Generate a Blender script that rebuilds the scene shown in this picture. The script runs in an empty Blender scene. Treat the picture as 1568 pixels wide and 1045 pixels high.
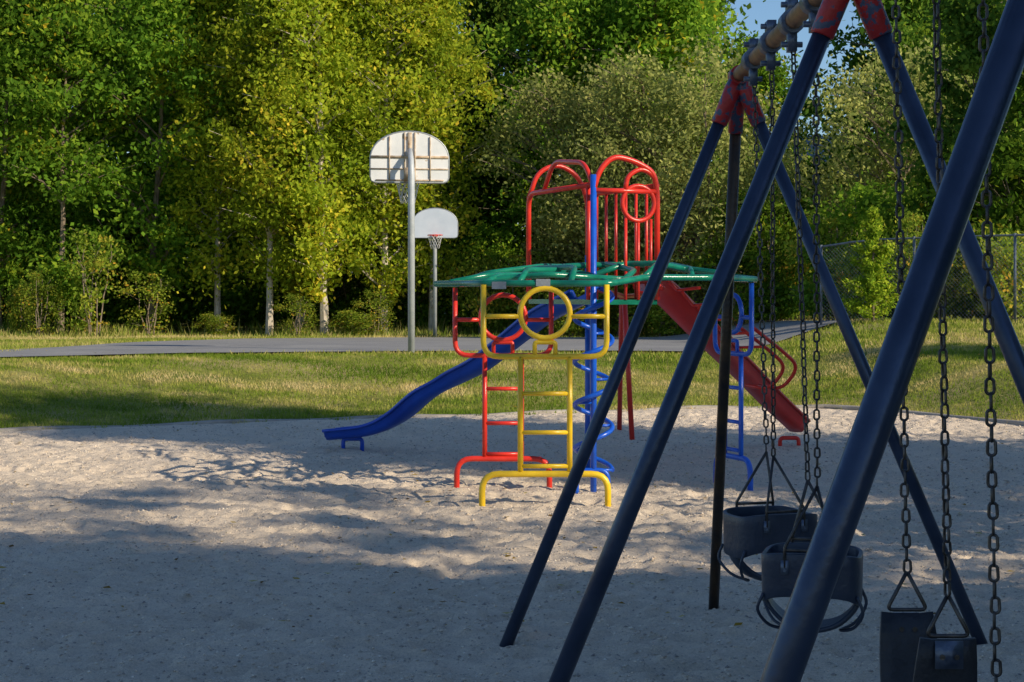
import bpy, math, random
import numpy as np
from mathutils import Vector, Matrix
random.seed(7); rng=np.random.default_rng(7)
scene=bpy.context.scene
COL=scene.collection

# ------------------------------------------------------------ materials
def nmat(name):
    m=bpy.data.materials.new(name); m.use_nodes=True
    nt=m.node_tree; nt.nodes.clear()
    out=nt.nodes.new('ShaderNodeOutputMaterial')
    return m,nt,out
def N(nt,t,**kw):
    n=nt.nodes.new(t)
    for k,v in kw.items():
        if k in n.inputs: n.inputs[k].default_value=v
        else: setattr(n,k,v)
    return n
def ramp(nt,src,stops):
    r=nt.nodes.new('ShaderNodeValToRGB')
    cr=r.color_ramp
    while len(cr.elements)<len(stops): cr.elements.new(0.5)
    for e,(p,c) in zip(cr.elements,stops):
        e.position=p; e.color=(*c,1)
    nt.links.new(src,r.inputs[0]); return r
def surf_mat(name,c1,c2,scale=6,rough=0.4,metal=0.0,bump=0.1,bscale=60,c3=None,t3=0.7,coat=0.0):
    m,nt,out=nmat(name)
    p=N(nt,'ShaderNodeBsdfPrincipled'); p.inputs['Roughness'].default_value=rough
    p.inputs['Metallic'].default_value=metal
    p.inputs['Coat Weight'].default_value=coat
    tc=N(nt,'ShaderNodeTexCoord')
    n1=N(nt,'ShaderNodeTexNoise',Scale=scale,Detail=6.0,Roughness=0.6)
    nt.links.new(tc.outputs['Object'],n1.inputs['Vector'])
    st=[(0.3,c1),(0.65,c2)]
    if c3: st=[(0.3,c1),(t3-0.03,c2),(t3,c3)]
    r=ramp(nt,n1.outputs['Fac'],st)
    nt.links.new(r.outputs[0],p.inputs['Base Color'])
    n2=N(nt,'ShaderNodeTexNoise',Scale=bscale,Detail=4.0)
    nt.links.new(tc.outputs['Object'],n2.inputs['Vector'])
    b=N(nt,'ShaderNodeBump',Strength=bump,Distance=0.01)
    nt.links.new(n2.outputs['Fac'],b.inputs['Height'])
    nt.links.new(b.outputs[0],p.inputs['Normal'])
    nt.links.new(p.outputs[0],out.inputs[0])
    return m
def leaf_mat(name,stops,trans=0.35,var=0.25):
    m,nt,out=nmat(name)
    at=N(nt,'ShaderNodeAttribute'); at.attribute_name='tint'
    oi=N(nt,'ShaderNodeObjectInfo')
    r=ramp(nt,at.outputs['Fac'],stops)
    hs=N(nt,'ShaderNodeHueSaturation')
    mr=N(nt,'ShaderNodeMapRange'); mr.inputs['To Min'].default_value=1-var; mr.inputs['To Max'].default_value=1+var
    nt.links.new(oi.outputs['Random'],mr.inputs[0]); nt.links.new(mr.outputs[0],hs.inputs['Value'])
    nt.links.new(r.outputs[0],hs.inputs['Color'])
    d=N(nt,'ShaderNodeBsdfDiffuse')
    nt.links.new(hs.outputs[0],d.inputs[0])
    if trans<=0:
        nt.links.new(d.outputs[0],out.inputs[0]); return m
    t=N(nt,'ShaderNodeBsdfTranslucent')
    hs2=N(nt,'ShaderNodeHueSaturation'); hs2.inputs['Hue'].default_value=0.49; hs2.inputs['Value'].default_value=1.5
    nt.links.new(hs.outputs[0],hs2.inputs['Color']); nt.links.new(hs2.outputs[0],t.inputs[0])
    mx=N(nt,'ShaderNodeMixShader'); mx.inputs[0].default_value=trans
    nt.links.new(d.outputs[0],mx.inputs[1]); nt.links.new(t.outputs[0],mx.inputs[2])
    nt.links.new(mx.outputs[0],out.inputs[0])
    return m

M_yel=surf_mat('yellow_paint',(0.80,0.50,0.015),(0.90,0.62,0.03),8,0.30,0,0.12,80,(0.35,0.18,0.05),0.72)
M_red=surf_mat('red_paint',(0.62,0.028,0.018),(0.78,0.045,0.025),8,0.30,0,0.12,80,(0.25,0.06,0.04),0.72)
M_blue=surf_mat('blue_paint',(0.008,0.07,0.50),(0.012,0.12,0.66),8,0.30,0,0.12,80)
M_green=surf_mat('green_paint',(0.004,0.14,0.09),(0.01,0.24,0.15),8,0.22,0,0.15,80)
M_bslide=surf_mat('blue_plastic',(0.006,0.055,0.42),(0.012,0.085,0.56),3,0.33,0,0.1,40)
M_rslide=surf_mat('red_plastic',(0.60,0.020,0.014),(0.74,0.034,0.020),3,0.33,0,0.1,40)
M_leg=surf_mat('blue_steel_pipe',(0.022,0.036,0.075),(0.045,0.066,0.12),7,0.30,0.40,0.12,50,(0.11,0.14,0.18),0.74)
M_rust=surf_mat('rusty_pipe',(0.10,0.045,0.02),(0.34,0.16,0.06),12,0.5,0.3,0.3,70)
M_dark=surf_mat('dark_weathered_pipe',(0.02,0.02,0.025),(0.09,0.055,0.03),9,0.35,0.5,0.3,60)
M_collar=surf_mat('peeling_red_collar',(0.34,0.015,0.018),(0.46,0.022,0.025),26,0.4,0.1,0.3,70,(0.06,0.08,0.15),0.54)
M_chain=surf_mat('chain_steel',(0.04,0.038,0.04),(0.12,0.105,0.095),20,0.4,0.85,0.2,90)
M_clamp=surf_mat('clamp_steel',(0.05,0.07,0.12),(0.16,0.19,0.25),20,0.4,0.6,0.2,90)
M_rub=surf_mat('black_rubber',(0.010,0.012,0.018),(0.025,0.028,0.038),12,0.5,0,0.3,90)
M_bucket=surf_mat('bucket_rubber',(0.014,0.024,0.050),(0.032,0.045,0.075),9,0.4,0,0.2,60)
M_galv=surf_mat('galvanised_steel',(0.25,0.27,0.29),(0.40,0.42,0.44),10,0.45,0.5,0.2,60)
M_fence=surf_mat('dull_fence_wire',(0.12,0.14,0.17),(0.24,0.27,0.31),10,0.5,0.4,0.2,60)
M_pole=surf_mat('painted_pole',(0.38,0.42,0.46),(0.52,0.55,0.58),6,0.5,0.1,0.2,60,(0.3,0.2,0.13),0.72)
M_board=surf_mat('white_board',(0.66,0.68,0.70),(0.78,0.79,0.80),3,0.55,0,0.1,50,(0.45,0.34,0.22),0.66)
M_boardg=surf_mat('grey_board',(0.50,0.57,0.66),(0.58,0.64,0.72),3,0.5,0,0.1,50)
M_rustrib=surf_mat('rusty_rib',(0.30,0.18,0.09),(0.62,0.52,0.40),9,0.6,0.1,0.2,50)
M_net=surf_mat('net_cord',(0.6,0.6,0.6),(0.75,0.75,0.75),9,0.8,0,0.2,50)
M_bark=surf_mat('grey_bark',(0.12,0.09,0.065),(0.30,0.235,0.17),5,0.85,0,0.6,25)
M_birch=surf_mat('pale_birch_bark',(0.36,0.30,0.24),(0.60,0.53,0.44),4,0.75,0,0.4,25,(0.05,0.04,0.03),0.64)
M_kerb=surf_mat('weathered_timber',(0.26,0.23,0.19),(0.42,0.38,0.33),4,0.85,0,0.6,30)
M_roof=surf_mat('shingle_roof',(0.30,0.32,0.35),(0.42,0.44,0.47),8,0.8,0,0.4,30)
M_wall=surf_mat('house_siding',(0.45,0.46,0.46),(0.55,0.56,0.56),4,0.7,0,0.2,30)
M_glass=surf_mat('window_glass',(0.02,0.025,0.03),(0.04,0.045,0.05),4,0.1,0,0.0,30)

L_maple=leaf_mat('maple_leaves',[(0,(0.038,0.090,0.010)),(0.5,(0.12,0.235,0.023)),(0.88,(0.28,0.39,0.035)),(1,(0.52,0.39,0.03))],0.42,0.33)
L_dark=leaf_mat('dark_leaves',[(0,(0.030,0.075,0.012)),(0.5,(0.090,0.185,0.026)),(1,(0.22,0.32,0.04))],0.38,0.3)
L_birch=leaf_mat('birch_leaves',[(0,(0.14,0.225,0.018)),(0.45,(0.31,0.40,0.03)),(0.84,(0.52,0.53,0.045)),(1,(0.82,0.60,0.06))],0.42,0.2)
L_willow=leaf_mat('willow_leaves',[(0,(0.13,0.17,0.045)),(0.5,(0.29,0.33,0.09)),(1,(0.52,0.50,0.17))],0.35,0.15)
L_shrub=leaf_mat('shrub_leaves',[(0,(0.08,0.15,0.018)),(0.5,(0.22,0.31,0.035)),(0.85,(0.42,0.42,0.055)),(1,(0.62,0.36,0.05))],0.38,0.3)
L_con=leaf_mat('cedar_needles',[(0,(0.12,0.22,0.02)),(0.5,(0.28,0.42,0.03)),(1,(0.48,0.54,0.05))],0.3,0.05)
L_grass=leaf_mat('grass_blades',[(0,(0.11,0.185,0.02)),(0.42,(0.23,0.30,0.04)),(0.68,(0.45,0.41,0.12)),(1,(0.68,0.54,0.27))],0.3,0.0)
L_weed=leaf_mat('dry_weeds',[(0,(0.12,0.20,0.025)),(0.5,(0.30,0.32,0.07)),(1,(0.62,0.50,0.22))],0.3,0.0)
L_litter=leaf_mat('fallen_leaf',[(0,(0.12,0.06,0.02)),(0.5,(0.4,0.26,0.04)),(1,(0.5,0.42,0.2))],0.1,0.0)
L_peb=leaf_mat('pebble_stone',[(0,(0.30,0.27,0.25)),(0.4,(0.55,0.47,0.39)),(0.8,(0.74,0.63,0.51)),(1,(0.80,0.72,0.61))],0,0.0)

def ground_material(name,kind):
    m,nt,out=nmat(name)
    p=N(nt,'ShaderNodeBsdfPrincipled'); p.inputs['Roughness'].default_value=0.95
    p.inputs['Specular IOR Level'].default_value=0.1
    tc=N(nt,'ShaderNodeTexCoord')
    def noise(s,d=5.0,r=0.6):
        n=N(nt,'ShaderNodeTexNoise',Scale=s,Detail=d,Roughness=r); nt.links.new(tc.outputs['Object'],n.inputs['Vector']); return n.outputs['Fac']
    def mixc(f,a,b,mode='MIX'):
        x=N(nt,'ShaderNodeMix',data_type='RGBA',blend_type=mode)
        if isinstance(f,float): x.inputs[0].default_value=f
        else: nt.links.new(f,x.inputs[0])
        nt.links.new(a,x.inputs[6]); nt.links.new(b,x.inputs[7]); return x.outputs[2]
    if kind=='sand':
        a=ramp(nt,noise(1.2),[(0.3,(0.74,0.62,0.49)),(0.7,(0.87,0.73,0.58))]).outputs[0]
        b=ramp(nt,noise(70,8.0,0.9),[(0.34,(0.42,0.42,0.45)),(0.44,(0.88,0.88,0.88)),(0.58,(1.13,1.12,1.10))]).outputs[0]
        c=mixc(1.0,a,b,'MULTIPLY')
        bs=[(noise(26,8.0,0.8),0.7,0.045),(noise(120,3.0),0.5,0.008)]
    elif kind=='grass':
        a=ramp(nt,noise(0.35,6.0,0.65),[(0.35,(0.15,0.20,0.03)),(0.50,(0.30,0.30,0.08)),(0.66,(0.50,0.40,0.20))]).outputs[0]
        b=ramp(nt,noise(12,6.0,0.7),[(0.3,(0.55,0.55,0.5)),(0.7,(1.2,1.2,1.15))]).outputs[0]
        c=mixc(1.0,a,b,'MULTIPLY'); bs=[(noise(9,6.0,0.7),0.8,0.06)]
    else:
        a=ramp(nt,noise(0.8,6.0,0.6),[(0.3,(0.24,0.24,0.25)),(0.7,(0.34,0.335,0.33))]).outputs[0]
        b=ramp(nt,noise(90,4.0,0.7),[(0.3,(0.65,0.65,0.65)),(0.7,(1.3,1.3,1.3))]).outputs[0]
        c=mixc(1.0,a,b,'MULTIPLY'); bs=[(noise(80,4.0,0.7),0.5,0.008)]
    nt.links.new(c,p.inputs['Base Color'])
    prev=None
    for h,st,di in bs:
        bn=N(nt,'ShaderNodeBump',Strength=st,Distance=di); nt.links.new(h,bn.inputs['Height'])
        if prev is not None: nt.links.new(prev,bn.inputs['Normal'])
        prev=bn.outputs[0]
    nt.links.new(prev,p.inputs['Normal'])
    nt.links.new(p.outputs[0],out.inputs[0])
    return m
M_sand=ground_material('coarse_sand','sand'); M_grassg=ground_material('lawn_soil','grass'); M_asph=ground_material('asphalt','asph')

# ------------------------------------------------------------ mesh helpers
def mk(name,verts,faces,mat,parent=None,smooth=False,attr=None):
    me=bpy.data.meshes.new(name)
    verts=np.asarray(verts,dtype=np.float32)
    if isinstance(faces,np.ndarray):
        k=faces.shape[1]; n=faces.shape[0]
        me.vertices.add(len(verts)); me.vertices.foreach_set('co',verts.ravel())
        me.loops.add(n*k); me.loops.foreach_set('vertex_index',faces.astype(np.int32).ravel())
        me.polygons.add(n); me.polygons.foreach_set('loop_start',np.arange(0,n*k,k,dtype=np.int32))
        me.update(calc_edges=True)
    else:
        me.from_pydata([tuple(v) for v in verts.tolist()],[],faces)
    if smooth: me.polygons.foreach_set('use_smooth',[True]*len(me.polygons))
    if attr is not None:
        a=me.attributes.new('tint','FLOAT','FACE'); a.data.foreach_set('value',np.asarray(attr,dtype=np.float32))
    me.materials.append(mat); me.validate()
    return obj(name,me,parent)
def obj(name,data,parent=None):
    o=bpy.data.objects.new(name,data); COL.objects.link(o)
    if parent: o.parent=parent
    return o
def empty(name,loc=(0,0,0)):
    o=bpy.data.objects.new(name,None); o.location=loc; o.empty_display_size=0.3; COL.objects.link(o); return o
def sweep(points,radii,sides=8,closed=False,caps=True):
    P=[Vector(p) for p in points]; n=len(P)
    if not hasattr(radii,'__len__'): radii=[radii]*n
    V=[];F=[]; up=None
    for i in range(n):
        if closed: t=(P[(i+1)%n]-P[i-1]).normalized()
        else:
            t=(P[min(i+1,n-1)]-P[max(i-1,0)]).normalized()
        if up is None:
            up=Vector((0,0,1)) if abs(t.z)<0.9 else Vector((1,0,0))
        u=(up-t*up.dot(t))
        if u.length<1e-5: u=t.orthogonal()
        u.normalize(); w=t.cross(u); up=u
        for k in range(sides):
            a=2*math.pi*k/sides
            V.append(tuple(P[i]+(u*math.cos(a)+w*math.sin(a))*radii[i]))
    m=n if closed else n-1
    for i in range(m):
        for k in range(sides):
            j=(i+1)%n
            F.append((i*sides+k,i*sides+(k+1)%sides,j*sides+(k+1)%sides,j*sides+k))
    if caps and not closed:
        F.append(tuple(range(sides))[::-1]); F.append(tuple(range((n-1)*sides,n*sides)))
    return V,F
class Acc:
    def __init__(s): s.V=[];s.F=[]
    def add(s,vf):
        b=len(s.V); s.V+=vf[0]; s.F+=[tuple(i+b for i in f) for f in vf[1]]
    def box(s,c,h,rot=None):
        vs=[]
        for sx in(-1,1):
            for sy in(-1,1):
                for sz in(-1,1):
                    v=Vector((sx*h[0],sy*h[1],sz*h[2]))
                    if rot: v=rot@v
                    vs.append(tuple(Vector(c)+v))
        s.add((vs,[(0,1,3,2),(4,6,7,5),(0,4,5,1),(2,3,7,6),(0,2,6,4),(1,5,7,3)]))
    def make(s,name,mat,parent=None,smooth=True):
        o=mk(name,s.V,s.F,mat,parent)
        if smooth:
            me=o.data; me.polygons.foreach_set('use_smooth',[len(p.vertices)==4 for p in me.polygons])
        return o
def fillet(pts,r,n=5):
    P=[Vector(p) for p in pts]; out=[P[0]]
    for i in range(1,len(P)-1):
        a=P[i-1]-P[i]; b=P[i+1]-P[i]
        ra=min(r,a.length*0.48,b.length*0.48)
        s=P[i]+a.normalized()*ra; e=P[i]+b.normalized()*ra
        for k in range(n+1):
            t=k/n; out.append(s*(1-t)**2+P[i]*2*t*(1-t)+e*t*t)
    out.append(P[-1]); return out
def catmull(pts,n=6):
    P=[Vector(p) for p in pts]; P=[P[0]*2-P[1]]+P+[P[-1]*2-P[-2]]; out=[]
    for i in range(1,len(P)-2):
        for k in range(n):
            t=k/n
            out.append(0.5*((2*P[i])+(P[i+1]-P[i-1])*t+(2*P[i-1]-5*P[i]+4*P[i+1]-P[i+2])*t*t+(-P[i-1]+3*P[i]-3*P[i+1]+P[i+2])*t**3))
    out.append(P[-2]); return out

# ------------------------------------------------------------ terrain
def ss(t):
    t=np.clip(t,0,1); return t*t*(3-2*t)
EX=[-30,-14,-9,-7,-6,-2.7,0,3,4.5,5.6,6.3,8,10,14,30]
EY=[4,7,15,19.8,20.7,22.5,23.6,25,24.8,23.6,21.8,18,10,5,3]
def edge(x): return np.interp(x,EX,EY)
def gz(x,y):
    x=np.asarray(x,float); y=np.asarray(y,float)
    d=y-edge(x)
    z=0.6*ss(d/7.5)-0.28*ss((y-32)/22)+0.5*ss((x-4)/4)*ss((y-25)/11)
    z=z+2.5*ss((y-62)/60)
    return z
def gzs(x,y):
    d=y-edge(x)
    return gz(x,y)-0.14*ss((0.5-d)/0.5)
_T=rng.random((256,256))
def vn(x,y,o=0):
    x=np.asarray(x)+o*17.3; y=np.asarray(y)+o*7.7
    ix=np.floor(x).astype(int); iy=np.floor(y).astype(int); fx=x-ix; fy=y-iy
    fx=fx*fx*(3-2*fx); fy=fy*fy*(3-2*fy)
    a=_T[ix%256,iy%256];b=_T[(ix+1)%256,iy%256];c=_T[ix%256,(iy+1)%256];d=_T[(ix+1)%256,(iy+1)%256]
    return (a*(1-fx)+b*fx)*(1-fy)+(c*(1-fx)+d*fx)*fy-0.5
def gridmesh(name,X,Y,Z,mat):
    n,m=X.shape
    idx=np.arange(n*m).reshape(n,m)
    F=np.stack([idx[:-1,:-1],idx[1:,:-1],idx[1:,1:],idx[:-1,1:]],-1).reshape(-1,4)
    return mk(name,np.stack([X,Y,Z],-1).reshape(-1,3),F,mat,smooth=True)
xs=np.unique(np.concatenate([np.linspace(-400,-24,30),np.arange(-24,24.01,0.35),np.linspace(24,400,30)]))
ys=np.unique(np.concatenate([np.linspace(-80,0,20),np.arange(0,64,0.35),np.linspace(64,500,50)]))
X,Y=np.meshgrid(xs,ys,indexing='ij')
gridmesh('grass_ground',X,Y,gzs(X,Y)+0.03*vn(X*0.8,Y*0.8)*(Y>26),M_grassg)
# sand
def sandz(U,Yg):
    ca,sa=math.cos(.6),math.sin(.6); Ur=U*ca-Yg*sa; Yr=U*sa+Yg*ca
    Zs=0.018*vn(U*1.1,Yg*1.1)+0.014*vn(Ur*2.8,Yr*2.8,1)+0.020*vn(U*6,Yg*6,2)+0.026*vn(Ur*11,Yr*11,3)+0.024*vn(U*19,Yg*19,4)
    Zs=Zs-0.14*np.clip(vn(Ur*5.9,Yr*5.9,5)-0.17,0,1)-0.17*np.clip(vn(U*4.3+5,Yg*4.3,8)-0.24,0,1)
    return Zs*np.clip((edge(U)+0.40-Yg)/0.5,0.15,1)+0.012
u=np.unique(np.concatenate([np.linspace(-14,-8,60),np.linspace(-8,8,800),np.linspace(8,11,40)])); v=np.linspace(0,1,1050)
U,Vv=np.meshgrid(u,v,indexing='ij')
Ye=edge(U)+0.40+0.12*vn(U*3,U*0+1)+0.05*vn(U*9,U*0+2); Ys=np.full_like(U,-3.0)
Yg=Ys+(Ye-Ys)*Vv
gridmesh('sand_ground',U,Yg,sandz(U,Yg),M_sand)
# border
pts=[]
for x in np.concatenate([np.linspace(-14,6.2,60),np.linspace(6.3,14,20)]):
    yy=float(edge(x))+0.40; pts.append((x,yy,0.0+0.015*math.sin(x*3)+(.02 if x>3.5 else 0)))
a=Acc(); a.add(sweep(pts,0.04,6)); a.make('playground_border',M_kerb)
# court
cx=np.concatenate([np.linspace(-26,-8.6,14),np.linspace(-8.4,9,60)])
CN=([-26,-14,-8.4,-5.6,-1.9,3.2,4.8,9],[24.6,26.2,27.8,30,31,31.6,33.2,43])
CF=([-26,-14,-8.7,-8.3,-7.5,-4,5.5,9],[26.2,27.9,29.8,44,49.5,51.5,52,50])
tt=np.linspace(0,1,50)
XX,TT=np.meshgrid(cx,tt,indexing='ij')
yn=np.interp(XX,*CN)+0.1*vn(XX*1.5,XX*0); yf=np.interp(XX,*CF)
YY=yn+(yf-yn)*TT
gridmesh('basketball_court',XX,YY,gz(XX,YY)+0.045,M_asph)
def on_court(x,y):
    return (x>-26)&(x<9)&(y>np.interp(x,*CN)+0.08*vn(x*7,y*7))&(y<np.interp(x,*CF)+0.02)

# ------------------------------------------------------------ blades / leaves
def blades(name,x,y,h,w,tint,mat,lean=0.5,zoff=0.0):
    n=len(x); z=gz(x,y)+zoff
    a=rng.random(n)*2*np.pi; dx=np.cos(a)*w/2; dy=np.sin(a)*w/2
    lx=(rng.random(n)-.5)*2*lean*h; ly=(rng.random(n)-.5)*2*lean*h
    V=np.empty((n,3,3)); V[:,0]=np.stack([x-dx,y-dy,z-0.02],-1); V[:,1]=np.stack([x+dx,y+dy,z-0.02],-1)
    V[:,2]=np.stack([x+lx,y+ly,z+h],-1)
    return mk(name,V.reshape(-1,3),np.arange(n*3).reshape(n,3),mat,attr=tint)
def gx(n,y0,y1,half=0.34,pad=1.5):
    y=y0+(y1-y0)*rng.random(n); x=(rng.random(n)*2-1)*(y*half+pad); return x,y
x,y=gx(260000,17,34)
k=(y-edge(x)>0.36+0.4*vn(x*4,y*4))&~on_court(x,y); x,y=x[k],y[k]
pt=1.0*vn(x*0.45,y*0.8,3)+0.9*vn(x*1.6,y*2.2,4)+0.4*vn(x*5,y*6,6)
tn=np.clip(0.44+0.85*pt+0.25*(rng.random(len(x))-.5)+0.18*ss((1.2-(y-edge(x)))/1.2),0,1)
blades('lawn_grass',x,y,0.02+0.045*rng.random(len(x))*(1+0.8*vn(x*1.5,y*1.5)),0.014+0.012*rng.random(len(x)),tn,L_grass,0.9)
x,y=gx(100000,30,62)
k=~on_court(x,y); x,y=x[k],y[k]
tn=np.clip(0.62+0.7*vn(x*0.3,y*0.3,3)+0.4*(rng.random(len(x))-.5),0,1)
blades('field_grass',x,y,0.04+0.06*rng.random(len(x)),0.025+0.02*rng.random(len(x)),tn,L_grass,0.7)
x,y=gx(45000,53.6,60)
k=~on_court(x,y)&(rng.random(len(x))<np.clip(0.4+1.5*vn(x*0.6,y*0.6,9),0.05,1)); x,y=x[k],y[k]
blades('tall_weeds',x,y,(0.10+0.5*rng.random(len(x))*np.clip((y-53)/4,0.15,1))*(0.8+0.9*vn(x*.9,y*.9,11)),0.03+0.03*rng.random(len(x)),np.clip(rng.random(len(x))*1.0-.1,0,1),L_weed,0.5)
# coarse grains lying in the sand: one mesh of small irregular stones
n=60000
y=6.0+18*rng.random(n)**1.4; x=(rng.random(n)*2-1)*(y*0.36+1.2)
k=(y<edge(x)+0.2); x,y=x[k],y[k]; n=len(x)
rr=0.003+0.008*rng.random(n)**3+0.0003*y
z=sandz(x,y)+rr*0.1
C=np.stack([x,y,z],-1)
D=np.array([(1,0,0),(-1,0,0),(0,1,0),(0,-1,0),(0,0,.6),(0,0,-.6)],float)
an=rng.random(n)*6.28; co_,si_=np.cos(an),np.sin(an)
V=np.empty((n,6,3))
for i in range(6):
    s_=rr*(0.7+0.6*rng.random(n)); dx,dy,dz=D[i]
    V[:,i,0]=C[:,0]+(co_*dx-si_*dy)*s_; V[:,i,1]=C[:,1]+(si_*dx+co_*dy)*s_; V[:,i,2]=C[:,2]+dz*s_
ft=np.array([(0,2,4),(2,1,4),(1,3,4),(3,0,4),(2,0,5),(1,2,5),(3,1,5),(0,3,5)])
F=(np.arange(n)[:,None,None]*6+ft[None]).reshape(-1,3)
mk('sand_gravel',V.reshape(-1,3),F,L_peb,attr=np.repeat(rng.random(n),8))
def quads(C,ln,wd):
    n=len(C)
    A=rng.normal(size=(n,3)); A/=np.linalg.norm(A,axis=1)[:,None]
    B=rng.normal(size=(n,3)); B-=A*(A*B).sum(1)[:,None]; B/=np.linalg.norm(B,axis=1)[:,None]
    V=np.empty((n,4,3)); l=ln[:,None]; w=wd[:,None]
    V[:,0]=C-A*l/2; V[:,1]=C+B*w/2-A*l*0.08; V[:,2]=C+A*l/2; V[:,3]=C-B*w/2-A*l*0.08
    return V.reshape(-1,3),np.arange(n*4).reshape(n,4)
# litter
x,y=gx(900,8.5,31,0.31); 
C=np.stack([x,y,np.where(y<edge(x),sandz(x,y)+0.006,gz(x,y)+0.05)],-1)
n=len(x);A=rng.random(n)*6.28
l=0.012+0.022*rng.random(n)
V=np.empty((n,4,3)); ca,sa=np.cos(A),np.sin(A)
for i,(p,q) in enumerate([(-1,0),(0,-.6),(1,0),(0,.6)]):
    V[:,i]=C+np.stack([(ca*p-sa*q)*l,(sa*p+ca*q)*l,0.012*rng.random(n)+0.01],-1)
mk('fallen_leaves',V.reshape(-1,3),np.arange(n*4).reshape(n,4),L_litter,attr=rng.random(n))

def tree_mesh(name,H,zb,R,nclump,nleaf,cr,leaf,barkm,leafm,prof=0.8,tr=0.13,seed=0,flat=0.6,stems=1,power=0.55):
    rs=np.random.default_rng(seed)
    a=Acc(); centers=[]
    trunks=[]
    for s in range(stems):
        ox,oy=(0,0) if stems==1 else (rs.normal()*R*0.12,rs.normal()*R*0.12)
        lx,ly=(rs.normal()*0.02*H,rs.normal()*0.02*H) if stems==1 else (rs.normal()*R*0.35,rs.normal()*R*0.35)
        pts=[];rad=[]
        for i in range(9):
            t=i/8; pts.append((ox+lx*t+rs.normal()*0.06*t,oy+ly*t+rs.normal()*0.06*t,-0.3+(H*0.94+0.3)*t)); rad.append(tr*(1-0.9*t)/(1 if stems==1 else 1.5)*(1.25 if i==0 else 1)+0.008)
        a.add(sweep(pts,rad,7)); trunks.append(pts)
    for i in range(nclump):
        t=rs.random()**0.9
        pr=math.sin(math.pi*min(max(t,0.02),0.98)**prof)**0.6
        ang=rs.random()*2*math.pi; rr=R*pr*rs.random()**power*(0.7+0.6*rs.random())
        z=zb+(H-zb)*t
        tp=trunks[i%stems]; q=min(max((z-0.25*rr)/(H*0.94),0.03),0.97)*8; j=int(q); f=q-j
        bx=[tp[j][k]*(1-f)+tp[min(j+1,8)][k]*f for k in range(3)]
        c=(bx[0]+rr*math.cos(ang),bx[1]+rr*math.sin(ang),z); centers.append(c)
        if i%2==0 and rr>0.5:
            base=Vector(bx)-Vector((0,0,0.25*rr)); base.z=max(base.z,0.3); e=Vector(c)
            mid=(base+e)/2+Vector((rs.normal()*0.1,rs.normal()*0.1,rs.random()*0.15*rr))
            a.add(sweep([base,mid,e],[tr*0.32,tr*0.2,0.012],4,caps=False))
            for kk in range(2):
                e2=e+Vector((rs.normal(),rs.normal(),abs(rs.normal())*0.6))*cr*0.8
                a.add(sweep([mid,(mid+e2)/2+Vector((0,0,0.06)),e2],[tr*0.14,tr*0.1,0.006],3,caps=False))
    wood=bpy.data.meshes.new(name+'_wood'); wood.from_pydata(a.V,[],a.F); wood.materials.append(barkm)
    C=np.array(centers); pick=rs.integers(0,nclump,nleaf)
    crs=cr*(0.45+1.0*rs.random(nclump)); ct=rs.random(nclump)
    off=rs.normal(size=(nleaf,3))*np.array([1,1,flat])*crs[pick][:,None]*0.58
    P=C[pick]+off
    P[:,2]=np.maximum(P[:,2],0.15+0.3*rs.random(nleaf))
    V,F=quads(P,leaf*(0.6+0.8*rs.random(nleaf)),leaf*0.62*(0.7+0.6*rs.random(nleaf)))
    o=mk(name+'_tmp',V,F,leafm,attr=np.clip(0.45*ct[pick]+0.6*rs.random(nleaf)-.02,0,1))
    lm=o.data; bpy.data.objects.remove(o); lm.name=name+'_leaves'
    return wood,lm
def place(kind,x,y,s=1.0,rot=None,name=None,sz=None):
    w,l,nm=kind
    e=empty(name or nm,(x,y,float(gz(x,y))-0.03))
    e.rotation_euler=(0,0,random.random()*6.28 if rot is None else rot); e.scale=(s,s,sz or s)
    obj('trunk',w,e); obj('crown',l,e); return e
T={}
T['b1']=(*tree_mesh('birchA',13.5,1.3,2.05,118,22000,0.66,0.17,M_birch,L_birch,0.85,0.13,1,0.9),'birch_tree')
T['b2']=(*tree_mesh('birchB',12.5,1.8,1.75,105,18500,0.64,0.17,M_birch,L_birch,0.8,0.11,2,0.9),'birch_tree')
T['m1']=(*tree_mesh('mapleA',13,1.8,2.8,100,19000,0.80,0.20,M_bark,L_maple,0.75,0.13,3,0.6),'maple_tree')
T['m2']=(*tree_mesh('mapleB',12,1.4,2.5,90,17500,0.76,0.20,M_bark,L_maple,0.8,0.11,4,0.6),'maple_tree')
T['d1']=(*tree_mesh('darkA',14,0.8,3.2,110,17000,0.95,0.27,M_bark,L_dark,0.8,0.16,5,0.65),'alder_tree')
T['w1']=(*tree_mesh('willowA',7.6,0.4,2.9,150,27000,0.58,0.14,M_bark,L_willow,0.9,0.12,6,0.9,4,0.4),'willow_tree')
T['s1']=(*tree_mesh('shrubA',2.0,0.1,1.0,40,3600,0.32,0.12,M_bark,L_shrub,0.9,0.03,7,0.7,4),'wild_shrub')
T['s2']=(*tree_mesh('shrubB',2.8,0.2,0.9,26,1900,0.30,0.12,M_bark,L_shrub,0.9,0.03,8,0.9,5),'sapling_shrub')
T['u1']=(*tree_mesh('underA',4.5,0.2,2.0,60,7500,0.55,0.19,M_bark,L_maple,0.9,0.05,9,0.7,4),'understory_bush')
T['sp']=(*tree_mesh('sparse',14,4.0,2.6,46,4200,0.62,0.22,M_bark,L_maple,0.8,0.14,12,0.6),'ash_tree')
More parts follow.
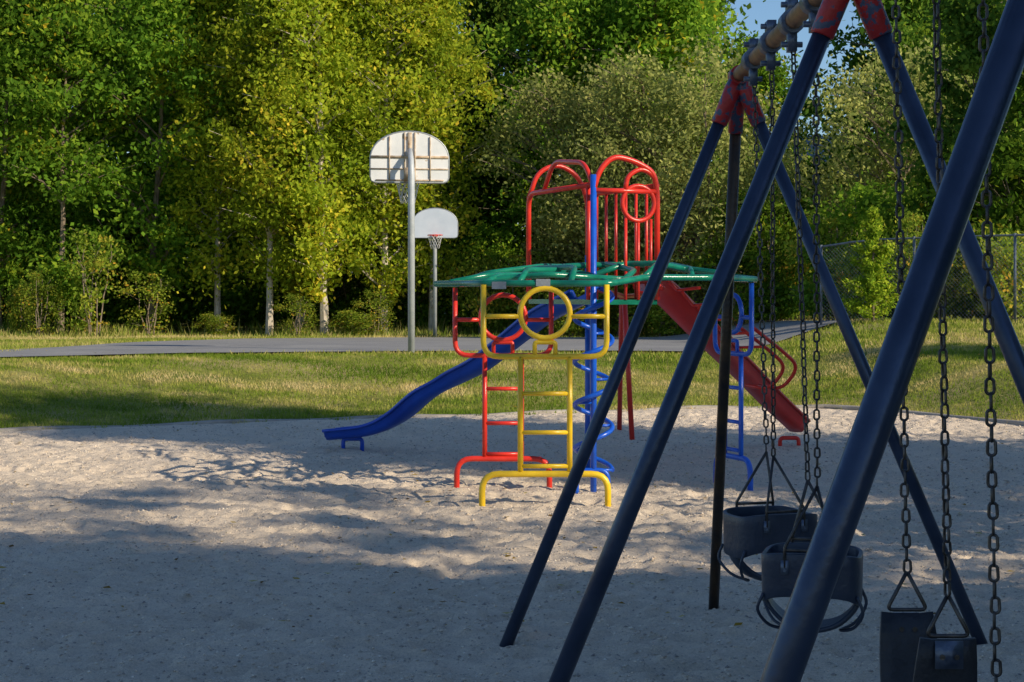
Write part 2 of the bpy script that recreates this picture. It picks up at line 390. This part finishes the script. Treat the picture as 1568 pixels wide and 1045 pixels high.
# front row
for k,x,y,s in [('b1',-5.9,55.6,1.0),('b2',-7.7,55.9,1.0),('b1',-4.1,56.4,0.97),('b2',-2.6,57.0,0.93),('b2',-9.6,57.6,.95),('b1',-7.0,58.5,1.0),
    ('m1',-12.0,58.4,1.0),('m2',-14.6,57.0,0.95),('m1',-17.0,58.2,0.95),('m2',-19.6,58,1.0),
    ('w1',3.6,56.2,1.06),('w1',6.2,54.4,1.06),
    ('m1',2.0,62.5,1.0),('m2',5.2,62,1.08),
    ('m1',13.0,57,0.74),('w1',12.0,52,1.0),('d1',11.6,43.5,0.60),('m2',13.4,41.5,0.74)]:
    place(T[k],x,y,s)
# back rows
for x,k in [(-22,'d1'),(-18.2,'d1'),(-14.6,'m1'),(-11,'d1'),(-7.4,'m1'),(-3.6,'d1'),(-.4,'d1'),(3.2,'m1'),(6.2,'m1'),(15.0,'d1'),(18.5,'d1'),(22,'d1')]:
    place(T[k],x+random.uniform(-.3,.3),67+random.uniform(-1.5,1.5),random.uniform(0.98,1.14))
place(T['m2'],9.4,68,.88)
for x in [-28,-22.8,-17.6,-12.4,-7.2,-2,2.6,6.2,19,24,29]:
    place(T['d1'],x,77+random.uniform(-2,2),random.uniform(1.05,1.25))
for i in range(17):
    x=-20+i*2.5+random.uniform(-.6,.6)
    if 8<x<13: continue
    place(T['u1'],x,(60.0 if x<8 else 58)+random.uniform(0,4),random.uniform(0.8,1.2))
for x in (9,11.5): place(T['u1'],x,73,1.3)
for i in range(12): place(T['u1'],-29+i*4.0,72+(i%3),1.3)
for x,y,s,z,k in [(-15.5,55.8,.6,.8,'s1'),(-13,54.4,1.0,1.1,'s2'),(-11.7,56.5,.9,.7,'s2'),(-9.4,55.4,.5,.35,'s1'),(-4.9,55.0,.7,.4,'s1'),(-4.3,55.2,.6,.5,'s2'),(-6.7,54.9,.6,.45,'s2'),
    (-0.8,56.5,1.0,1.2,'s1'),(0.6,55.6,1.1,.9,'s2'),(1.9,53.9,.8,.8,'s1'),(3.4,54.0,1.1,1.0,'s1'),(4.6,52.8,1.1,.6,'s1'),(6.8,52.0,1.2,1.1,'s2'),(7.9,51.2,1.2,1.3,'s1'),(8.6,48,1.0,1,'s2'),(9.0,44.5,1.0,1,'s1'),
    (-14.6,54.5,.7,.7,'s2'),(8.6,37.6,.7,.8,'s2'),(10.4,36.6,.9,.9,'s1'),(9.6,41.0,.9,1,'s1'),(11,40,1.0,1,'s1'),(12.5,38,1.0,1,'s1')]:
    place(T[k],x,y,s,sz=z)
for x,y,s in [(9.9,43.5,.8),(11,42,.9),(12.5,40.5,.9),(8.9,47.5,.8),(7.5,50.5,.8)]: place(T['u1'],x,y,s)

# cedar sapling
a=Acc(); a.add(sweep([(0,0,-.2),(0,0,1.2),(0.03,0,2.3)],[.035,.025,.008],6))
P=[];
for i in range(90):
    t=rng.random()**1.1; z=0.15+2.2*t; r=(0.70*(1-t)**0.8+0.05)*(0.5+0.6*rng.random()); an=rng.random()*6.28
    e=np.array([r*math.cos(an),r*math.sin(an),z+r*0.35]); b=np.array([0,0,z])
    a.add(sweep([tuple(b),tuple(e)],[.01,.004],3,caps=False))
    for q in range(75):
        f=rng.random()**0.6; P.append(b+(e-b)*f+rng.normal(size=3)*0.045)
P=np.array(P); e=empty('cedar_sapling',(7.45,36.4,float(gz(7.45,36.4))-.05))
a.make('trunk',M_bark,e)
V,F=quads(P,0.07+0.05*rng.random(len(P)),0.03+0.02*rng.random(len(P)))
mk('foliage',V,F,L_con,e,attr=rng.random(len(P)))

# trees to the right, outside the frame, whose shadows cross the sand
for k,x,y,s in [('d1',13,-1.4,.82),('d1',12,-4.0,.80),('d1',15.5,-4.4,1.0),('m1',12,-7,.9),('d1',17,-7.5,1.1),('d1',20,-6.5,1.2),('d1',13.5,-10,1.0),('d1',18,-12,1.1),
    ('sp',14.5,2.4,.85),('m2',11.2,2.4,.60),('m2',13.6,0.4,.74),
    ('m1',15.5,9.2,1.05),('m2',19,6.8,1.3),('m2',21.8,4.8,1.35),
    ('m2',17,22,.6),
    ('w1',11.0,6.4,.55),('u1',9.6,3.8,.95),('u1',9.2,9.4,.85)]:
    place(T[k],x,y,s)

# ------------------------------------------------------------ swing set
H=2.67
FR=[(8.25,1.06,-0.03,2.20),(5.43,1.045,-0.04,2.15),(2.80,1.02,0.05,2.10)]
sw=empty('swing_set',(0,0,0))
r=0.03
for i,(y,ax,lx,rx) in enumerate(FR):
    A=Vector((ax,y,H))
    for nm,bx in(('left_leg',lx),('right_leg',rx)):
        G_=Vector((bx,y,0)); d=(G_-A).normalized()
        a=Acc(); a.add(sweep([A+d*0.16,G_+d*0.25],r,20)); a.make(nm+'_%d'%i,M_leg,sw)
        a=Acc(); a.add(sweep([A+d*0.02,A+d*0.06,A+d*0.24,A+d*0.245],[0.034,0.040,0.038,0.033],20)); a.make('collar_%d'%i,M_collar,sw)
    a=Acc(); a.add(sweep([A+Vector((0,0.06,0)),A+Vector((0,-0.06,0))],0.045,16)); a.make('apex_fitting_%d'%i,M_collar,sw)
A=Vector((1.06,8.27,H)); G_=Vector((1.045,9.15,0)); d=(G_-A).normalized()
a=Acc(); a.add(sweep([A+d*0.15,G_+d*0.2],0.027,18)); a.make('end_brace_leg',M_dark,sw)
a=Acc(); a.add(sweep([A+d*0.0,A+d*0.05,A+d*0.27],[0.032,0.038,0.035],18)); a.make('brace_collar',M_collar,sw)
a=Acc(); a.add(sweep([(1.06,8.33,H),(1.045,5.43,H),(1.02,2.75,H)],0.034,20)); a.make('top_rail',M_rust,sw)
hang=[7.68,7.16,6.62,6.12,4.86,4.40,3.97,3.52]
for hy in hang:
    a=Acc()
    a.add(sweep([(1.05,hy-.055,H),(1.05,hy+.055,H)],0.046,16))
    a.box((1.05,hy,H+0.060),(0.018,0.042,0.026)); a.box((1.05,hy,H-0.07),(0.016,0.03,0.042))
    a.add(sweep([(1.01,hy,H+.065),(1.09,hy,H+.065)],0.011,8)); a.add(sweep([(1.01,hy,H-.085),(1.09,hy,H-.085)],0.011,8))
    a.make('hanger_clamp',M_clamp,sw)
def link(ln=0.043,w=0.026,wr=0.0038,seg=14,sides=6):
    pts=[]
    rr=w/2-wr; hl=ln/2-w/2
    for k in range(seg):
        an=2*math.pi*k/seg; x=rr*math.cos(an); z=rr*math.sin(an)+(hl if math.sin(an)>=0 else -hl); pts.append((x,0,z))
    V,F=sweep(pts,wr,sides,closed=True); return np.array(V),np.array(F)
LV,LF=link()
def chain(name,p0,p1,parent,ang0=0.4):
    p0=np.array(p0,float);p1=np.array(p1,float);d=p1-p0;L=np.linalg.norm(d);n=int(L/0.0345)
    zax=d/L; xa=np.cross(zax,[0,1,0.001]); xa/=np.linalg.norm(xa); ya=np.cross(zax,xa)
    Vs=[];Fs=[]
    for i in range(n):
        c=p0+d*(i+.5)/n; a=ang0+(math.pi/2 if i%2 else 0)+rng.normal()*0.13
        R=np.stack([xa*math.cos(a)+ya*math.sin(a),-xa*math.sin(a)+ya*math.cos(a),zax],1)
        Vs.append(LV@R.T+c+rng.normal(size=3)*0.0008); Fs.append(LF+i*len(LV))
    return mk(name,np.concatenate(Vs),np.concatenate(Fs),M_chain,parent,smooth=True)
CX=1.085
def bucket(yc,ya,yb,zr,rot):
    e=empty('bucket_swing',(CX,yc,zr)); e.rotation_euler=(0,0,rot)
    inv=lambda p:(Matrix.Rotation(-rot,4,'Z')@(Vector(p)-Vector((CX,yc,zr))))
    for i,(yy,sg) in enumerate(((ya,1),(yb,-1))):
        top=Vector((1.055,yy,H-0.09)); bot=Vector((CX,yc+sg*0.10,zr+0.235))
        chain('chain_%d'%i,inv(top),inv(bot),e,0.5+i)
        bl=inv(bot)
        a=Acc()
        a.add(sweep([bl,Vector((-0.085,sg*0.148,0.02)),Vector((-0.085,sg*0.148,-0.05))],0.006,8))
        a.add(sweep([bl,Vector((0.085,sg*0.148,0.02)),Vector((0.085,sg*0.148,-0.05))],0.006,8))
        a.add(sweep([Vector((-0.085,sg*0.148,0.012)),Vector((0.085,sg*0.148,0.012))],0.006,8))
        a.make('hanger_triangle_%d'%i,M_chain,e)
    nA=56; pw=0.42
    def sq(an,q): 
        return (0.170*q*math.copysign(abs(math.cos(an))**pw,math.cos(an)),0.140*q*math.copysign(abs(math.sin(an))**pw,math.sin(an)))
    V=[];F=[]
    for l in range(5):
        f=l/4
        for k in range(nA):
            an=2*math.pi*k/nA; xx,yy=sq(an,1.0-0.02*f)
            side=abs(math.sin(an))**1.5
            ztop=0.0-0.015*(1-side); zbot=-0.155-0.035*(1-side)
            V.append((xx,yy,ztop+(zbot-ztop)*f))
    for l in range(4):
        for k in range(nA): F.append((l*nA+k,l*nA+(k+1)%nA,(l+1)*nA+(k+1)%nA,(l+1)*nA+k))
    o=mk('waist_band',V,F,M_bucket,e,smooth=True)
    so=o.modifiers.new('s','SOLIDIFY'); so.thickness=0.016; so.offset=0
    bv=o.modifiers.new('b','BEVEL'); bv.width=0.004; bv.segments=2; bv.limit_method='ANGLE'
    path=catmull([(-.168,0,-.12),(-.160,0,-.20),(-.10,0,-.265),(-.03,0,-.29),(.03,0,-.29),(.10,0,-.265),(.160,0,-.20),(.168,0,-.12)],4)
    V=[];F=[]
    for i,p in enumerate(path):
        w_=0.035+0.055*math.sin(math.pi*i/(len(path)-1))**2
        V+=[(p.x,-w_,p.z+.012),(p.x,-w_*.4,p.z),(p.x,w_*.4,p.z),(p.x,w_,p.z+.012)]
    for i in range(len(path)-1):
        for k in range(3): F.append((i*4+k,i*4+k+1,i*4+k+5,i*4+k+4))
    o=mk('seat_strap',V,F,M_bucket,e,smooth=True); so=o.modifiers.new('s','SOLIDIFY'); so.thickness=0.014; so.offset=0
    a=Acc()
    for sx in(1,-1):
        a.add(sweep(catmull([(sx*.165,.11,-.15),(sx*.185,.11,-.21),(sx*.15,.06,-.27),(sx*.10,0,-.29),(sx*.15,-.06,-.27),(sx*.185,-.11,-.21),(sx*.165,-.11,-.15)],5),0.006,8))
    a.make('leg_loops',M_bucket,e)
    a=Acc()
    for sg in(1,-1):
        for q in(-.085,.085):
            a.box((q,sg*0.1495,-0.05),(0.014,0.003,0.025)); a.add(sweep([(q,sg*.145,-.06),(q,sg*.158,-.06)],.005,8))
    a.make('rivet_plates',M_clamp,e)
bucket(7.42,7.68,7.16,0.74,0.30); bucket(6.37,6.62,6.12,0.73,-0.25)
def belt(ya,yb,sa,sb,zt,tilt=0.0):
    e=empty('belt_swing',(CX,(sa+sb)/2,zt)); O=Vector((CX,(sa+sb)/2,zt))
    for i,(yy,sy) in enumerate(((ya,sa),(yb,sb))):
        sg=1 if sy>(sa+sb)/2 else -1
        top=Vector((1.055,yy,H-.09))-O; bot=Vector((CX+tilt*(i*2-1),sy,zt+0.10))-O
        chain('chain_%d'%i,top,bot,e,0.3+i)
        a=Acc(); cx=tilt*(i*2-1)
        p1=Vector((cx-0.055,sy-O.y,0.0));p2=Vector((cx+0.055,sy-O.y,0.0))
        tri=[p for p in fillet([bot+Vector((-.002,0,0)),p1,p2,bot+Vector((.002,0,0))],0.018,4)]
        a.add(sweep(tri,0.0055,8)); a.make('hanger_triangle_%d'%i,M_chain,e)
        a=Acc(); a.box((cx,sy-O.y+sg*0.012,-0.045),(0.035,0.003,0.035)); a.make('end_plate_%d'%i,M_clamp,e)
        a=Acc()
        for q in(-.018,.018): a.add(sweep([(cx+q,sy-O.y-0.02,-0.05),(cx+q,sy-O.y+0.02,-0.05)],0.007,8))
        a.make('rivets_%d'%i,M_chain,e)
    d=(sa-sb)/2; V=[];F=[];n=24
    for i in range(n+1):
        t=-1+2*i/n; yy=d*math.copysign(abs(t)**0.75,t)*1.0; z=-0.005-0.30*(1-abs(t)**2.6)
        w=0.085*(0.82+0.18*(1-abs(t)**6)); cc=tilt*(-t)
        V+=[(cc-w,yy,z),(cc-w*0.5,yy,z-0.004),(cc+w*.5,yy,z-0.004),(cc+w,yy,z)]
    for i in range(n):
        for k in range(3): F.append((i*4+k,i*4+k+1,i*4+k+5,i*4+k+4))
    o=mk('belt_seat',V,F,M_rub,e,smooth=True); so=o.modifiers.new('s','SOLIDIFY'); so.thickness=0.014; so.offset=0
belt(4.86,4.40,4.80,4.43,0.79,0.01); belt(3.97,3.52,3.95,3.56,0.66)

# ------------------------------------------------------------ climbing structure
cs=empty('climbing_structure',(0,0,0))
def tube(name,pts,mat,r=0.02,fil=0.08,closed=False,parent=cs):
    a=Acc(); P=fillet(pts,fil) if (fil and not closed and len(pts)>2) else pts
    a.add(sweep(P,r,10,closed=closed)); return a.make(name,mat,parent)
def circle(c,ax,rad,n=28):
    c=Vector(c); ax=Vector(ax).normalized(); return [c+ax*rad*math.cos(t)+Vector((0,0,1))*rad*math.sin(t) for t in np.linspace(0,2*math.pi,n,endpoint=False)]
def loop_ladder(tag,mat,c,ax,w,zt,zmid,zb,lw,cz,cr,bw,rungs,r=0.021,bracket=True,rails=(1,-1)):
    C=Vector((c[0],c[1],0)); ax=Vector((ax[0],ax[1],0)).normalized()
    P=lambda u,z:C+ax*u+Vector((0,0,z))
    tube(tag+'_panel_frame',[P(-w,zt),P(-w,zb),P(w,zb),P(w,zt)],mat,r,0.12)
    tube(tag+'_ring',circle(P(0,cz),ax,cr),mat,r,0,True)
    tube(tag+'_bar_l',[P(-w,zmid),P(-cr,zmid)],mat,r*.85,0); tube(tag+'_bar_r',[P(cr,zmid),P(w,zmid)],mat,r*.85,0)
    if bracket:
        tube(tag+'_bracket',[P(-.08,zb),P(-.08,zb+.11),P(.08,zb+.11),P(.08,zb)],mat,r*.8,0.02)
    for s in rails: tube(tag+'_rail',[P(s*lw,zb-.0),P(s*lw,0.28)],mat,r,0)
    for z in rungs: tube(tag+'_rung',[P(-lw,z),P(lw,z)],mat,r*.8,0)
    tube(tag+'_foot',[P(-bw,-.1),P(-bw,.26),P(bw,.26),P(bw,-.1)],mat,r*1.15,0.13)
loop_ladder('yellow',M_yel,(0.255,13.6),(1,0.0),0.475,1.72,1.475,1.165,0.19,1.5,0.192,0.485,(0.88,0.58,0.32),0.022)
loop_ladder('red',M_red,(-0.075,14.85),(1,-0.03),0.405,1.70,1.43,1.13,0.155,1.45,0.19,0.39,(0.85,0.56,0.30),0.021)
loop_ladder('blue',M_blue,(1.885,15.05),(0.34,-0.94),0.34,1.74,1.45,1.14,0.15,1.48,0.16,0.32,(0.85,0.56,0.32),0.021)
G=[([(-.62,14.4,1.73),(-.22,13.62,1.73),(.76,13.62,1.73),(1.05,14.05,1.78),(1.6,14.25,1.78),(2.04,14.75,1.77)],.026),
([(-.62,14.4,1.73),(-.47,14.95,1.74),(.05,15.2,1.86),(.7,15.3,1.9),(1.3,15.35,1.9),(1.72,15.42,1.82),(2.04,14.75,1.77)],.026),
([(-.22,13.62,1.73),(-.1,14.1,1.80),(.1,14.4,1.80),(.1,15.2,1.86)],.024),
([(.05,13.62,1.73),(.12,14.0,1.84),(.42,14.25,1.84),(.45,15.25,1.89)],.024),
([(.45,13.62,1.73),(.5,14.0,1.86),(.22,14.5,1.86),(-.1,15.1,1.82)],.024),
([(.76,13.62,1.73),(.66,14.5,1.80)],.024),
([(-.5,14.16,1.74),(-.2,14.35,1.80),(.12,14.35,1.80),(.35,14.9,1.86),(.66,14.5,1.8)],.024),
([(-.47,14.95,1.74),(-.2,14.6,1.82),(.25,14.75,1.88),(.45,15.0,1.88)],.024),
([(.66,14.5,1.80),(.95,14.7,1.90),(1.2,14.5,1.90),(1.45,14.8,1.86),(1.72,14.5,1.82)],.024),
([(1.05,14.05,1.78),(1.2,14.5,1.90),(1.15,15.1,1.9),(1.3,15.35,1.9)],.024),
([(1.45,14.2,1.78),(1.5,14.8,1.86),(1.35,15.1,1.9),(1.72,15.42,1.82)],.024),
([(.85,13.75,1.74),(1.0,14.4,1.84),(.8,14.9,1.9)],.024),
([(-.35,13.9,1.73),(.0,13.95,1.78),(.3,13.8,1.80),(.62,13.95,1.78),(.95,13.9,1.76)],.024)]
for p,rr in G: tube('green_overhead_bar',p,M_green,rr,0.06)
for x_,y_,z_ in [(-.10,13.62,1.715),(.24,13.62,1.735)]:  # pale grey plates added to stand in for glints on the green front bar
    a=Acc(); a.box((x_,y_-.002,z_),(.055,.029,.028)); a.make('bar_glint_patch',M_galv,cs,False)
A_=Vector((.67,14.5,0));B_=Vector((.15,15.9,0));C_=Vector((.69,16.1,0));D_=Vector((1.21,14.7,0))
Z=lambda v,z:Vector((v.x,v.y,z))
tube('spiral_post',[Z(A_,-.2),Z(A_,2.63)],M_blue,0.026,0)
tube('tower_post',[Z(C_,-.2),Z(C_,2.0)],M_blue,0.024,0)
sp=[(A_.x+.155*math.cos(t),A_.y+.155*math.sin(t),0.2+1.5*(t/(2*math.pi*4.2))) for t in np.linspace(0,2*math.pi*4.2,120)]
tube('spiral_rail',sp,M_blue,0.02,0)
for i in range(9):
    q=sp[int(i*119/8)]; tube('spiral_spoke',[q,(A_.x,A_.y,q[2])],M_blue,0.012,0)
tube('spiral_foot',[(A_.x-.14,A_.y-.02,-.1),(A_.x-.14,A_.y-.02,.2),(A_.x+.12,A_.y,.2),(A_.x+.12,A_.y,-.1)],M_blue,.02,.08)
a=Acc(); b=[A_,B_,C_,D_]
vs=[Z(p,1.60) for p in b]+[Z(p,1.56) for p in b]
a.add(([tuple(v) for v in vs],[(0,1,2,3),(7,6,5,4),(0,4,5,1),(1,5,6,2),(2,6,7,3),(3,7,4,0)])); a.make('tower_deck',M_green,cs,False)
u=(B_-A_); v=(D_-A_)
tube('rail_left',[Z(A_,2.55),Z(B_,2.55),Z(B_,1.6)],M_red,.023,.14)
tube('rail_left_low',[Z(A_+u*.07,2.55),Z(A_+u*.07,1.6)],M_red,.02,0)
tube('arch_left',[Z(A_,2.52),Z(A_+u*.12,2.74),Z(A_+u*.6,2.80),Z(A_+u*.75,2.55)],M_red,.021,.25)
tube('arch_front',[Z(A_,2.5),Z(A_+v*.08,2.66),Z(A_+v*.30,2.79),Z(A_+v*.65,2.75),Z(A_+v*.95,2.66),Z(D_,2.5),Z(D_,1.6)],M_red,.024,.15)
tube('arch_back',[Z(B_,2.5),Z(B_+v*.15,2.75),Z(B_+v*.5,2.83),Z(B_+v*.85,2.72),Z(C_,2.5),Z(C_,1.6)],M_red,.022,.15)
tube('rail_front',[Z(A_,2.50),Z(D_,2.50)],M_red,.022,0)
tube('rail_right',[Z(D_,2.55),Z(C_,2.55)],M_red,.022,0)
tube('arch_right',[Z(A_+v*.5,2.5),Z(A_+v*.52,2.62),Z(A_+v*.75,2.70),Z(A_+v*.98,2.62),Z(A_+v*1.0,2.4)],M_red,.02,.1)
tube('steering_ring',circle(Z(A_+v*.70,2.40),v,.145),M_red,.02,0,True)
for i in range(1,7):
    q=D_+(C_-D_)*i/7; tube('railing_bar',[Z(q,1.6),Z(q,2.55)],M_red,.014,0)
tube('railing_low',[Z(D_,1.75),Z(C_,1.75)],M_red,.017,0)
for i in range(1,4):
    q=A_+v*(0.3+0.2*i); tube('front_bar',[Z(q,1.6),Z(q,2.27)],M_red,.013,0)
tube('rear_leg',[(1.26,19.8,1.62),(1.36,19.8,-.2)],M_red,.03,0)
tube('rear_leg',[(1.24,19.9,1.62),(1.28,21.1,-.2)],M_red,.03,0)
tube('rear_bridge_bar',[Z(C_,1.72),(1.25,19.8,1.62)],M_red,.03,0)
tube('rear_bridge_bar',[Z(D_,1.72),(1.55,17.2,1.66),(1.25,19.8,1.62)],M_red,.025,.2)
for i in range(5):
    p=Vector((1.3,15.5,1.68)).lerp(Vector((2.2,17.2,1.0)),i/5)
    tube('red_net_bar',[p+Vector((0,-.5,.12)),p+Vector((.15,.0,.0)),p+Vector((.3,-.45,.02))],M_red,.014,.05)

def slide(name,pts,mat,w,wall,feet):
    e=empty(name,(0,0,0)); P=catmull(pts,6); V=[];F=[]
    prof=[(-w-.03,wall),(-w-.025,wall+.02),(-w,wall+.015),(-w+.02,.02),(-w*.6,-.015),(0,-.022),(w*.6,-.015),(w-.02,.02),(w,wall+.015),(w+.025,wall+.02),(w+.03,wall)]
    for i,p in enumerate(P):
        t=(P[min(i+1,len(P)-1)]-P[max(i-1,0)]); th=Vector((t.x,t.y,0)).normalized(); s=Vector((-th.y,th.x,0)); up=s.cross(t.normalized()); 
        if up.z<0: up=-up
        for a_,b_ in prof: V.append(tuple(p+s*a_+up*b_))
    m=len(prof)
    for i in range(len(P)-1):
        for k in range(m-1): F.append((i*m+k,i*m+k+1,(i+1)*m+k+1,(i+1)*m+k))
    o=mk('slide_bed',V,F,mat,e,smooth=True); so=o.modifiers.new('s','SOLIDIFY'); so.thickness=.025; so.offset=0
    for i,(x,y,z) in enumerate(feet):
        tube('foot_%d'%i,[(x-.1,y,-.05),(x-.1,y,z),(x+.1,y,z),(x+.1,y,-.05)],mat,.022,.04,parent=e)
    return e
slide('playground_slide',[(.66,16.0,1.60),(.46,16.3,1.50),(.28,16.6,1.39),(.04,17.0,1.19),(-.28,17.4,.93),(-.58,17.8,.76),(-.86,18.0,.60),(-1.16,18.3,.35),(-1.47,18.5,.20),(-1.93,18.7,.13)],M_bslide,.12,.06,[(-1.68,18.6,.12)])
es=slide('playground_slide',[(1.15,15.3,1.68),(1.30,15.7,1.64),(1.75,16.5,1.26),(2.26,17.6,.86),(2.71,18.5,.48),(3.08,19.1,.18)],M_rslide,.11,.09,[(2.98,18.95,.1)])
for sg in(0,.12):
    tube('handrail',[(2.1+sg,16.4,1.35),(2.45+sg,16.9,1.12),(2.65+sg,17.0,.95),(2.5+sg,17.1,.72),(2.3+sg,17.3,.75)],M_red,.018,.12,parent=es)

# ------------------------------------------------------------ basketball hoops
def hoop(x,y,sgn,zr,mat,rot):
    g=float(gz(x,y)); e=empty('basketball_hoop',(x,y,g)); e.rotation_euler=(0,0,rot)
    a=Acc(); a.add(sweep([(0,0,-.2),(0,0,zr+0.1),(0,sgn*0.05,zr+.35),(0,sgn*.30,zr+.55)],[.06,.06,.05,.045],16)); a.add(sweep([(0,0,zr-.15),(0,sgn*.32,zr+.12)],.025,10)); a.make('pole',M_pole,e)
    out=[(-.60,0),(.60,0),(.67,.03),(.69,.10),(.69,.40)]
    for t in np.linspace(0.12,math.pi-.12,18): out.append((.69*math.cos(t)*1.0,.40+.50*math.sin(t)**.9))
    out+=[(-.69,.40),(-.69,.10),(-.67,.03)]
    n=len(out); yb=sgn*.36
    V=[(u_,yb-.015,zr+v_-.02) for u_,v_ in out]+[(u_,yb+.015,zr+v_-.02) for u_,v_ in out]
    F=[tuple(range(n)),tuple(range(n,2*n))[::-1]]+[(i,(i+1)%n,n+(i+1)%n,n+i) for i in range(n)]
    mk('backboard',V,F,mat,e)
    if sgn>0:
        a=Acc()
        for (px,w_,h0,h1) in [(0,.035,0,.87),(-.36,.010,.02,.80),(.36,.010,.02,.80),(-.09,.012,0,.87),(.09,.012,0,.87)]: a.box((px,yb-.03,zr+(h0+h1)/2-.01),(w_,.014,(h1-h0)/2))
        a.box((0,yb-.026,zr+.43),(.685,.008,.022)); a.box((0,yb-.027,zr+.22),(.685,.007,.010)); a.box((0,yb-.0275,zr+.02),(.6,.006,.012))
        a.box((0,yb-.06,zr+.12),(.10,.02,.12))
        a.make('stiffening_ribs',M_rustrib,e)
    edge_=[(u_,yb,zr+v_-.02) for u_,v_ in out]
    a=Acc(); a.add(sweep(edge_,.018,6,closed=True)); a.make('board_trim',M_galv,e)
    yr=yb+sgn*.38
    a=Acc(); a.add(sweep([(.225*math.cos(t),yr+.225*math.sin(t),zr+.05) for t in np.linspace(0,2*math.pi,24,endpoint=False)],.014,6,closed=True))
    a.box((0,yb+sgn*.09,zr+.045),(.09,.09,.03)); a.make('rim',M_red,e)
    a=Acc()
    for i in range(12):
        for s in(1,-1):
            P=[]
            for k in range(6):
                f=k/5; t=i/12*6.283+s*f*1.3; rr=.225-.1*f**.8; P.append((rr*math.cos(t),yr+rr*math.sin(t),zr+.05-.42*f))
            a.add(sweep(P,.006,3))
    a.make('net',M_net,e)
hoop(-1.755,30.75,1,3.03,M_board,.14)
hoop(-2.36,54,-1,3.05,M_boardg,.05)

# ------------------------------------------------------------ chain-link fence
e=empty('chain_link_fence',(0,0,0))
P0=Vector((6.75,38.5,0));P1=Vector((13.5,32.5,0)); d=(P1-P0); L=d.length; d.normalize(); n=4
a=Acc(); hF=1.75
for i in range(n+1):
    p=P0+d*L*i/n; g=float(gz(p.x,p.y)); a.add(sweep([(p.x,p.y,g-.2),(p.x,p.y,g+hF+.04)],.03,8))
top=[];
for i in range(13):
    p=P0+d*L*i/12; top.append((p.x,p.y,float(gz(p.x,p.y))+hF))
a.add(sweep(top,.022,8)); a.make('posts_and_rail',M_fence,e)
a=Acc(); st=.085; k=int((L+hF)/st)
for i in range(k):
    for sg in(1,-1):
        s0=i*st-(hF if sg>0 else 0); s1=s0+hF if sg>0 else s0-hF
        sa,za,sb,zb=s0,0.03,s1,hF
        if sa>sb: sa,za,sb,zb=sb,zb,sa,za
        if sb<=0 or sa>=L: continue
        if sa<0: f=-sa/(sb-sa); za=za+(zb-za)*f; sa=0
        if sb>L: f=(L-sa)/(sb-sa); zb=za+(zb-za)*f; sb=L
        pa=P0+d*sa; pb=P0+d*sb
        a.add(sweep([(pa.x,pa.y,float(gz(pa.x,pa.y))+za),(pb.x,pb.y,float(gz(pb.x,pb.y))+zb)],.0025,3,caps=False))
a.make('wire_mesh',M_fence,e)

# ------------------------------------------------------------ house glimpsed through the trees
hx,hy=14.6,84; g=float(gz(hx,hy)); e=empty('house',(hx,hy,g))
W,Dp,Hh,Rh=4.2,3.5,5.4,2.2
V=[(-W,-Dp,-.5),(W,-Dp,-.5),(W,Dp,-.5),(-W,Dp,-.5),(-W,-Dp,Hh),(W,-Dp,Hh),(W,Dp,Hh),(-W,Dp,Hh),(-W,0,Hh+Rh-.1),(W,0,Hh+Rh-.1)]
mk('walls',V,[(0,1,5,4),(2,3,7,6),(1,2,6,9,5),(3,0,4,8,7)],M_wall,e)
V=[(-W-.3,-Dp-.4,Hh-.2),(W+.3,-Dp-.4,Hh-.2),(W+.3,0,Hh+Rh),(-W-.3,0,Hh+Rh),(W+.3,Dp+.4,Hh-.2),(-W-.3,Dp+.4,Hh-.2)]
o=mk('roof',V,[(0,1,2,3),(3,2,4,5)],M_roof,e); so=o.modifiers.new('s','SOLIDIFY'); so.thickness=.12
a=Acc()
for wx in(-2.6,0,2.6):
    for wz in(1.3,4.0): a.box((wx,-Dp-.01,wz),(.5,.03,.6))
a.make('windows',M_glass,e,False)
a=Acc(); a.box((1.5,-Dp-.02,.95),(.45,.04,1.0)); a.make('door',M_rustrib,e,False)

# ------------------------------------------------------------ light
el=math.radians(28); sd=Vector((0.82,-0.57,0)).normalized()
dirv=Vector((sd.x*math.cos(el),sd.y*math.cos(el),math.sin(el)))
s=bpy.data.lights.new('sun','SUN'); s.energy=5.0; s.angle=math.radians(0.5); s.color=(1.0,0.87,0.66)
so=bpy.data.objects.new('sun',s); COL.objects.link(so); so.rotation_euler=dirv.to_track_quat('Z','Y').to_euler(); so.location=(30,-15,20)
w=bpy.data.worlds.new('World'); scene.world=w; w.use_nodes=True; nt=w.node_tree; nt.nodes.clear()
sk=nt.nodes.new('ShaderNodeTexSky'); sk.sky_type='NISHITA'; sk.sun_disc=False; sk.sun_elevation=el; sk.sun_rotation=math.atan2(sd.x,sd.y)
sk.dust_density=0.2; sk.ozone_density=5.0
bg=nt.nodes.new('ShaderNodeBackground'); bg.inputs[1].default_value=0.12
ow=nt.nodes.new('ShaderNodeOutputWorld'); nt.links.new(sk.outputs[0],bg.inputs[0]); nt.links.new(bg.outputs[0],ow.inputs[0])

cam=bpy.data.cameras.new('camera'); co=bpy.data.objects.new('camera',cam); COL.objects.link(co)
co.location=(0,0,1.65); co.rotation_euler=(math.radians(90),0,0); cam.sensor_width=36; cam.lens=62; cam.shift_y=-0.0462
cam.clip_start=0.05; cam.clip_end=1500
scene.camera=co
scene.view_settings.view_transform='Standard'; scene.view_settings.look='None'; scene.view_settings.exposure=0
